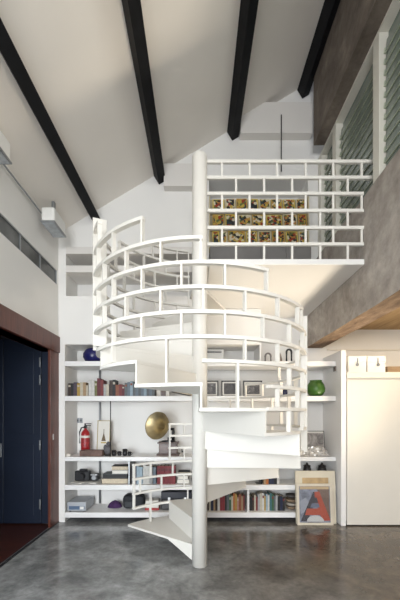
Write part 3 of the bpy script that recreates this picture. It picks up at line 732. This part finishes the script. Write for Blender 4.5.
for i, (xx, r_, h_) in enumerate(((114, .03, .07), (119.5, .026, .055), (125, .032, .085), (129.5, .025, .05))):
    t = thing('cup', ['black cup nearest the hanger rod on the third shelf', 'small black cup, second from the hanger rod on the third shelf', 'tallest black cup left of the gramophone', 'low black cup nearest the gramophone on its left'][i], 'cup', (wx(xx, 4.3), 4.3, S3), 'black cups on the third shelf')
    Xc = wx(xx, 4.3)
    MB().lathe([(r_ * .7, 0), (r_ * .9, .006), (r_, h_), (r_ * .9, h_ - .001), (r_ * .75, .012), (.002, .01)], None, Matrix.Translation((Xc, 4.3, S3 + .001)), 20).build('cup_body', BLACK, t)
    MB().tube([(Xc + r_ * .95, 4.3, S3 + h_ * .8), (Xc + r_ * 1.5, 4.3, S3 + h_ * .65), (Xc + r_ * 1.45, 4.3, S3 + h_ * .4), (Xc + r_ * .93, 4.3, S3 + h_ * .3)], .004).build('handle', BLACK, t)

# gramophone
YG = 4.36
t = thing('gramophone', 'old gramophone with large brass horn and dark wooden case on the third shelf', 'gramophone', (wx(168, YG), YG, S3))
Xg = wx(169, YG)
MB().box(Xg - .155, Xg + .14, YG - .10, YG + .12, S3 + .001, S3 + .025, bev=.006).build('base_moulding', DWOOD, t)
MB().box(Xg - .125, Xg + .11, YG - .08, YG + .10, S3 + .0255, S3 + .155, bev=.004).build('case', DWOOD, t)
MB().box(Xg - .145, Xg + .13, YG - .095, YG + .115, S3 + .1555, S3 + .178, bev=.006).build('top_moulding', DWOOD, t)
MB().cyl((Xg - .01, YG, S3 + .1785), (Xg - .01, YG, S3 + .192), .09, m=None, seg=28).build('turntable', BLACK, t)
b = MB(); b.tube([(Xg + .11, YG + .02, S3 + .09), (Xg + .17, YG + .02, S3 + .09), (Xg + .17, YG + .02, S3 + .04)], .007); b.cyl((Xg + .17, YG + .02, S3 + .045), (Xg + .21, YG + .02, S3 + .045), .011); b.build('crank', BLACKM, t)
mouth = Vector((wx(157.5, YG - .1), YG - .14, wz(425.5, YG - .1)))
ax = Vector((-.42, -.86, .18)).normalized()
neck = mouth - ax * .26
mxh = Matrix.Translation(neck) @ ax.to_track_quat('Z', 'Y').to_matrix().to_4x4()
b = MB(); b.lathe([(.016, 0), (.024, .06), (.038, .11), (.058, .155), (.085, .195), (.12, .228), (.155, .25), (.176, .262), (.180, .266), (.174, .2645), (.152, .254), (.117, .2325), (.082, .20), (.055, .16), (.035, .115), (.02, .065), (.006, .04)], None, mxh, 54, lobes=9, amp=.06, cap=False)
b.build('horn', BRASS, t)
b = MB(); el = Vector((Xg + .05, YG + .10, S3 + .30)); b.tube([neck + ax * .01, neck - ax * .05, el + Vector((0, 0, .04)), el, Vector((Xg + .05, YG + .09, S3 + .179))], [.016, .018, .02, .021, .022], seg=12); b.build('elbow', BLACKM, t)
b = MB(); b.tube([el + Vector((0, -.005, -.06)), (Xg + .03, YG - .02, S3 + .24), (Xg, YG - .05, S3 + .21)], .010); b.cyl((Xg - .012, YG - .05, S3 + .212), (Xg + .012, YG - .05, S3 + .212), .026); b.build('tone_arm', BLACKM, t)
b = MB(); b.ball((wx(178.5, YG), YG + .02, wz(435, YG)), .03, None, (1, .8, 1)); b.cyl((wx(178.5, YG), YG + .02, S3 + .001), (wx(178.5, YG), YG + .02, wz(437, YG)), .008); b.cyl((wx(178.5, YG), YG + .02, S3 + .0005), (wx(178.5, YG), YG + .02, S3 + .01), .035)
tag(b.build('finial_stand', BLACKM, at=(wx(178.5, YG), YG + .02, S3)), 'dark knob on a slim stand right of the gramophone', 'ornament') if False else b.bm.free()

# top shelf pieces
mx = Matrix.Translation((wx(93.5, 4.30), 4.30, S5 + .001))
tag(MB().lathe([(.06, 0), (.105, .02), (.13, .065), (.128, .115), (.10, .16), (.075, .178), (.07, .178), (.095, .155), (.12, .11), (.02, .02)], None, mx, 36).build('vase', mat('deep_blue_glaze', (.008, .009, .085), .3), at=mx.translation),
    'deep blue rounded vase on the top shelf at the far left', 'vase')
def arch(xc, hp, r, tk, m, label):
    X = wx(xc, 4.26); z = S5 + .001; h_ = hp
    pts = [(X - r, 4.26, z), (X - r, 4.26, z + h_ - r)] + [(X - r * math.cos(R(a)), 4.26, z + h_ - r + r * math.sin(R(a))) for a in (30, 60, 90, 120, 150)] + [(X + r, 4.26, z + h_ - r), (X + r, 4.26, z)]
    tag(MB().tube(pts, tk, seg=10).build('arch_ornament', m, at=(X, 4.26, z)), label, 'ornament', 'small arches on the top shelf')
arch(289, .165, .032, .013, BLACK, 'black arch ornament on the top shelf nearest its right end')
arch(268, .115, .036, .012, mat('grey_stone', (.22, .20, .19), .7), 'low grey arch ornament on the top shelf, farthest left of the arches')
mx = Matrix.Translation((wx(279.5, 4.26), 4.26, S5 + .001))
tag(MB().lathe([(.036, 0), (.034, .03), (.02, .09), (.006, .135)], None, mx, 20).build('cone_ornament', mat('taupe_stone', (.20, .15, .12), .7), at=mx.translation), 'brown cone ornament between the two arches on the top shelf', 'ornament')
t = thing('air_conditioner', 'white wall unit with dark slot above the top shelf right of the pole', 'air conditioner', (wx(211, 4.45), 4.5, 2.16))
MB().box(wx(196, 4.42), wx(224, 4.42), 4.42, 4.598, 2.09, 2.235, bev=.012).build('body', WHITEP, t)
MB().box(wx(199, 4.42), wx(221.5, 4.42), 4.414, 4.4198, 2.185, 2.20).build('vent_slot', BLACK, t)
MB().box(wx(199, 4.42), wx(221.5, 4.42), 4.412, 4.4198, 2.145, 2.175, bev=.002).build('louvre_flap', WHITEP, t)

# three framed photographs right of the pole
PH = photo_mat('grey_photo', [(.3, (.02, .02, .022)), (.5, (.12, .11, .11)), (.68, (.42, .40, .38))], 14)
PH2 = photo_mat('dark_photo', [(.35, (.015, .014, .016)), (.6, (.08, .07, .07)), (.75, (.4, .37, .35))], 11)
for (a, b_, pm, lab) in ((203, 218.5, PH, 'black framed photograph nearest the pole on the fourth shelf'), (221.5, 240.5, PH2, 'middle of three black framed photographs on the fourth shelf'), (243.5, 262.5, PH, 'black framed photograph on the right of three on the fourth shelf')):
    t, mx, w2, hg = frame_thing('photo_frame', a, b_, 380.5, 4.36, S4, 8, BLACK, .014, lab, 'picture', None, .02, 'black framed photographs')
    MB().box(-w2 + .034, w2 - .034, .0065, .0088, .034, hg - .034, mx=mx).build('photograph', pm, t)
mx = Matrix.Translation((wx(284.5, 4.26), 4.26, S4 + .001))
tag(MB().lathe([(.028, 0), (.036, .01), (.040, .045), (.034, .082), (.028, .085), (.03, .05), (.004, .01)], None, mx, 22).build('vase', mat('navy_glaze', (.012, .014, .06), .25), at=mx.translation), 'small navy blue pot on the fourth shelf behind the right balusters', 'vase')
mx = Matrix.Translation((wx(315.8, 4.28), 4.28, S4 + .001))
GREEN = mat('leaf_green_glass', (.040, .115, .012), .4, var=.12, scale=4)
t = thing('vase', 'round leaf green vase at the right end of the fourth shelf', 'vase', mx.translation)
MB().lathe([(.055, 0), (.085, .015), (.112, .06), (.116, .10), (.102, .15), (.08, .185), (.072, .19)], None, mx, 40, cap=False).build('bowl_body', GREEN, t)
MB().lathe([(.072, .1902), (.078, .207), (.07, .207), (.066, .1902), (.095, .15), (.108, .10), (.104, .06), (.05, .012), (.004, .010)], None, mx, 40, cap=False).build('rim', GREEN, t)
# print and crumpled plastic on third shelf right
t, mx, w2, hg = frame_thing('art_print', 303, 325.5, 431, 4.40, S3, 9, mat('thin_black_edge', (.03, .03, .03), .4), .006, 'small grey print leaning on the third shelf behind crumpled plastic', 'picture', None, .01)
MB().box(-w2 + .03, w2 - .012, .0065, .0088, .06, hg - .03, mx=mx).build('print', photo_mat('soft_grey_print', [(.3, (.10, .09, .085)), (.5, (.32, .29, .27)), (.7, (.58, .54, .5))], 7), t)
mb = MB(); g = bmesh.ops.create_icosphere(mb.bm, subdivisions=4, radius=1.0)
X0 = wx(316, 4.27); rr = random.Random(2)
from mathutils import noise
for v in mb.bm.verts:
    d = 1 + .28 * noise.noise(v.co * 3.1) + .16 * noise.noise(v.co * 8.0)
    v.co = Vector((X0 + v.co.x * .155 * d, 4.27 + v.co.y * .07 * d, S3 + .002 + max(0.0, v.co.z * .105 * d + .015)))
tag(mb.build('plastic_bag', mat('crumpled_silver', (.50, .48, .45), .25, metal=.35, var=.4, scale=22), at=(X0, 4.27, S3)), 'crumpled silvery plastic bag on the third shelf at the right', 'bag')
for i, (xx, r_) in enumerate(((307, .055), (322, .06))):
    mx = Matrix.Translation((wx(xx, 4.36), 4.36, S2 + .001))
    t = thing('jar', ['dark squat jar with lid behind the left part of the leaning picture', 'dark squat jar with lid behind the right part of the leaning picture'][i], 'jar', mx.translation, 'dark jars behind the leaning picture')
    MB().lathe([(r_ * .7, 0), (r_, .05), (r_ * 1.05, .13), (r_ * .85, .19), (r_ * .7, .205)], None, mx, 24).build('jar_body', mat('black_glaze', (.02, .018, .018), .25), t)
    MB().lathe([(r_ * .9, .2055), (r_ * .85, .215), (r_ * .3, .232), (r_ * .22, .25), (.004, .256)], None, mx, 24).build('lid', mat('black_glaze2', (.03, .026, .024), .25), t)

# ------------------------------------------------------------------ leaning pictures with the letter A
t, mx, w2, hg = frame_thing('picture_frame', 296.3, 336.5, 471.5, 4.085, 0.0, 4.0, mat('cream_frame', (.62, .56, .44), .5), .085, 'large cream framed picture leaning at the back, its tan print showing above the front one', 'picture', None, .0, None, .022)
MB().box(-w2 + .0855, w2 - .0855, .010, .016, .0855, hg - .0855, mx=mx).build('backing', mat('tan_print', (.48, .34, .18), .7, var=.2, scale=12), t)
YF = 4.03
t, mx, w2, hg = frame_thing('picture_frame', 297.5, 333.5, 484.5, YF, 0.0, 5.0, mat('pale_wood_frame', (.60, .54, .44), .45), .03, 'smaller pale framed picture with large orange red letter A, leaning in front', 'picture', None, .0, None, .02)
# art: local coordinates from picture columns / rows
u0, u1, v0, v1 = -w2 + .031, w2 - .031, .031, hg - .031
MB().box(u0 - .0005, u1 + .0005, .010, .016, v0 - .0005, v1 + .0005, mx=mx).build('mount', mat('grey_blue_paper', (.20, .21, .26), .7, var=.4, scale=14), t)
def uv(x, y):   # zoom coordinates (133..275, 140..345) -> local
    return (u0 + (x - 128) / 150.0 * (u1 - u0), v1 - (y - 140) / 207.0 * (v1 - v0))
mxa = mx @ Matrix.Rotation(R(90), 4, 'X')
art = MB()
OR = mat('orange_red_ink', (.38, .065, .03), .6); DK = mat('dark_ink', (.035, .03, .04), .6); SKY = mat('slate_ink', (.12, .14, .2), .6); BRN = mat('brown_ink', (.16, .10, .075), .6); WH = mat('white_ink', (.52, .51, .50), .6); TN = mat('tan_ink', (.50, .36, .20), .6)
lay = 0
def shape(pts, m):
    global lay
    lay += 1
    z1 = -.0098 + lay * .0002
    art.prism([uv(*p) for p in pts], -.0099, z1, m, mxa)
shape([(215, 150), (275, 150), (275, 340), (240, 250)], BRN)
shape([(133, 142), (275, 142), (275, 158), (133, 158)], TN)
shape([(133, 225), (160, 205), (178, 235), (150, 290), (133, 300)], mat('pale_blue_ink', (.28, .29, .33), .7))
shape([(198, 172), (214, 172), (222, 190), (165, 340), (133, 340)], DK)
shape([(204, 172), (228, 172), (278, 335), (240, 338), (206, 230)], OR)
shape([(165, 268), (245, 268), (255, 305), (155, 305)], OR)
shape([(198, 205), (214, 205), (222, 236), (190, 236)], DK)
shape([(190, 238), (222, 238), (228, 262), (182, 262)], SKY)
shape([(160 + 45 + 42 * math.cos(R(180 - a)), 342 - 36 * math.sin(R(a))) for a in range(0, 181, 15)], WH)
art.build('letter_print', OR, t)
gm = bpy.data.materials.new('picture_glass'); gm.use_nodes = True
n_ = gm.node_tree.nodes; l_ = gm.node_tree.links; n_.remove(n_['Principled BSDF'])
tr_ = n_.new('ShaderNodeBsdfTransparent'); gl_ = n_.new('ShaderNodeBsdfGlossy'); gl_.inputs['Roughness'].default_value = .03
mxn = n_.new('ShaderNodeMixShader'); fr = n_.new('ShaderNodeFresnel'); fr.inputs['IOR'].default_value = 1.45
l_.new(fr.outputs[0], mxn.inputs[0]); l_.new(tr_.outputs[0], mxn.inputs[1]); l_.new(gl_.outputs[0], mxn.inputs[2]); l_.new(mxn.outputs[0], n_['Material Output'].inputs[0])
MB().box(u0, u1, .004, .006, v0, v1, mx=mx).build('glass', gm, t)

# ------------------------------------------------------------------ storage cabinet on the right
YC = 4.01
t = thing('storage_cabinet', 'tall cream white storage cabinet at the right edge beside the bookcase', 'cabinet', (2.4, 4.3, 0))
MB().box(1.81, 3.38, YC + .022, YW - .03, 0.06, 1.80, bev=.003).build('carcass', CABW, t)
MB().box(1.83, 3.36, YC + .05, YW - .05, 0.001, 0.0595).build('plinth', mat('plinth_taupe', (.30, .27, .23), .6), t)
MB().box(1.812, 3.38, YC, YW - .03, 1.801, 1.872, bev=.004).build('top', CABW, t)
for a, b_ in ((1.812, 2.70), (2.706, 3.375)):
    d = MB().box(a, b_, YC, YC + .020, 0.014, 1.775, bev=.003).build('door', CABW, t)
    MB().box(b_ - .05 if a < 2 else a + .03, b_ - .03 if a < 2 else a + .05, YC - .018, YC - .0005, 0.9, 1.05, bev=.004).build('handle', CHROME, d)
for i, (a, b_) in enumerate(((348.5, 366.3), (367.5, 385.5))):
    t = thing('storage_box', ['left of two white boxes with small grey tab on the cabinet top', 'right of two white boxes with small grey tab on the cabinet top'][i], 'box', (wx((a + b_) / 2, 4.08), 4.1, 1.872), 'white boxes on the cabinet')
    X0, X1 = wx(a, 4.06), wx(b_, 4.06)
    MB().box(X0, X1, 4.06, 4.30, 1.8735, 2.00, bev=.004).build('box_body', WHITEP, t)
    MB().box(X0 - .003, X1 + .003, 4.057, 4.303, 2.0005, 2.075, bev=.005).build('lid', WHITEP, t)
    Xm = (X0 + X1) / 2 + (.015 if i else 0)
    b = MB(); b.box(Xm - .006, Xm + .006, 4.049, 4.0565, 1.985, 2.05, bev=.002); b.cyl((Xm - .004 * (1 - 2 * i), 4.047, 1.968), (Xm - .004 * (1 - 2 * i), 4.0592, 1.968), .018, seg=16); b.build('tab', GREYM, t)
t = thing('wooden_case', 'low brown wooden case on the cabinet top right of the white boxes', 'box', (wx(398, 4.2), 4.2, 1.872))
MB().box(wx(387.5, 4.1), wx(387.5, 4.1) + .5, 4.10, 4.34, 1.8735, 1.935, bev=.004).build('case_body', mat('tan_wood', (.28, .19, .11), .5, var=.2), t)
MB().box(wx(387.5, 4.1) - .003, wx(387.5, 4.1) + .503, 4.097, 4.343, 1.9355, 1.955, bev=.004).build('case_lid', mat('tan_wood2', (.33, .23, .14), .5, var=.2), t)
t = thing('light_switch', 'small grey brown switch plate on the bookcase side under the top shelf', 'switch', (XR - .005, 4.21, 1.95))
MB().box(XR - .012, XR, YS - .011 + .003, YS + .05, 1.905, 1.966, bev=.002).build('plate', mat('taupe_plate', (.16, .13, .11), .5), t)
MB().box(XR - .016, XR - .0122, YS + .01, YS + .03, 1.925, 1.95, bev=.001).build('rocker', BLACKM, t)

# ------------------------------------------------------------------ camera
cd = bpy.data.cameras.new('camera'); co = bpy.data.objects.new('camera', cd); COL.objects.link(co)
co.location = (0, 0, H); co.rotation_euler = (R(90), 0, 0)
cd.sensor_fit = 'AUTO'; cd.sensor_width = 36; cd.lens = 36 * F / 600
cd.shift_x = (200 - VX) / 600.0; cd.shift_y = (VY - 300) / 600.0
cd.clip_start = 0.05
SC.camera = co

# ------------------------------------------------------------------ light
def area(name, loc, target, sx, sy, e, col):
    ld = bpy.data.lights.new(name, 'AREA'); ld.shape = 'RECTANGLE'; ld.size = sx; ld.size_y = sy; ld.energy = e; ld.color = col
    o = bpy.data.objects.new(name, ld); COL.objects.link(o); o.location = loc
    o.rotation_euler = (Vector(target) - Vector(loc)).to_track_quat('-Z', 'Y').to_euler(); return o
area('front_window_daylight', (-0.7, -4.8, 2.1), (0.1, 3, 0.4), 2.6, 1.8, 325, (0.95, 0.975, 1.0))     # high glazing behind the viewpoint
area('right_room_lamp', (3.3, 2.0, 1.4), (0, 2.6, 1.2), 2.6, 1.6, 14, (1.0, 0.84, 0.63))             # warm lamps of the right-hand room
area('cabinet_strip_lamp', (2.6, 3.6, 2.50), (2.6, 3.6, 0), 1.2, 0.3, 13, (1.0, 0.80, 0.52))
area('loft_underside_fill', (2.5, 3.0, 0.25), (0.75, 3.65, 2.7), 0.6, 0.6, 15, (1.0, 0.87, 0.68)).data.spread = R(75)   # unseen warm fill added to brighten the loft underside
area('louvre_daylight', (1.52, -1.2, 3.95), (-2.0, -1.0, 2.2), 5.0, 1.2, 125, (0.98, 1.0, 0.97))       # daylight through the nearer louvres
area('doorway_daylight', (-1.70, 0.4, 0.9), (-0.75, 3.7, 0.75), 1.8, 1.4, 40, (0.86, 0.94, 1.0)).data.spread = R(100)        # low cool daylight from the door side, left of the viewpoint
wd = bpy.data.worlds.new('world'); SC.world = wd; wd.use_nodes = True
bg = wd.node_tree.nodes['Background']; bg.inputs[0].default_value = (0.80, 0.88, 1.0, 1); bg.inputs[1].default_value = 0.25
vs_ = SC.view_settings
vs_.view_transform = 'Standard'; vs_.look = 'None'; vs_.gamma = 1.0; vs_.use_curve_mapping = False
vs_.exposure = 0.12
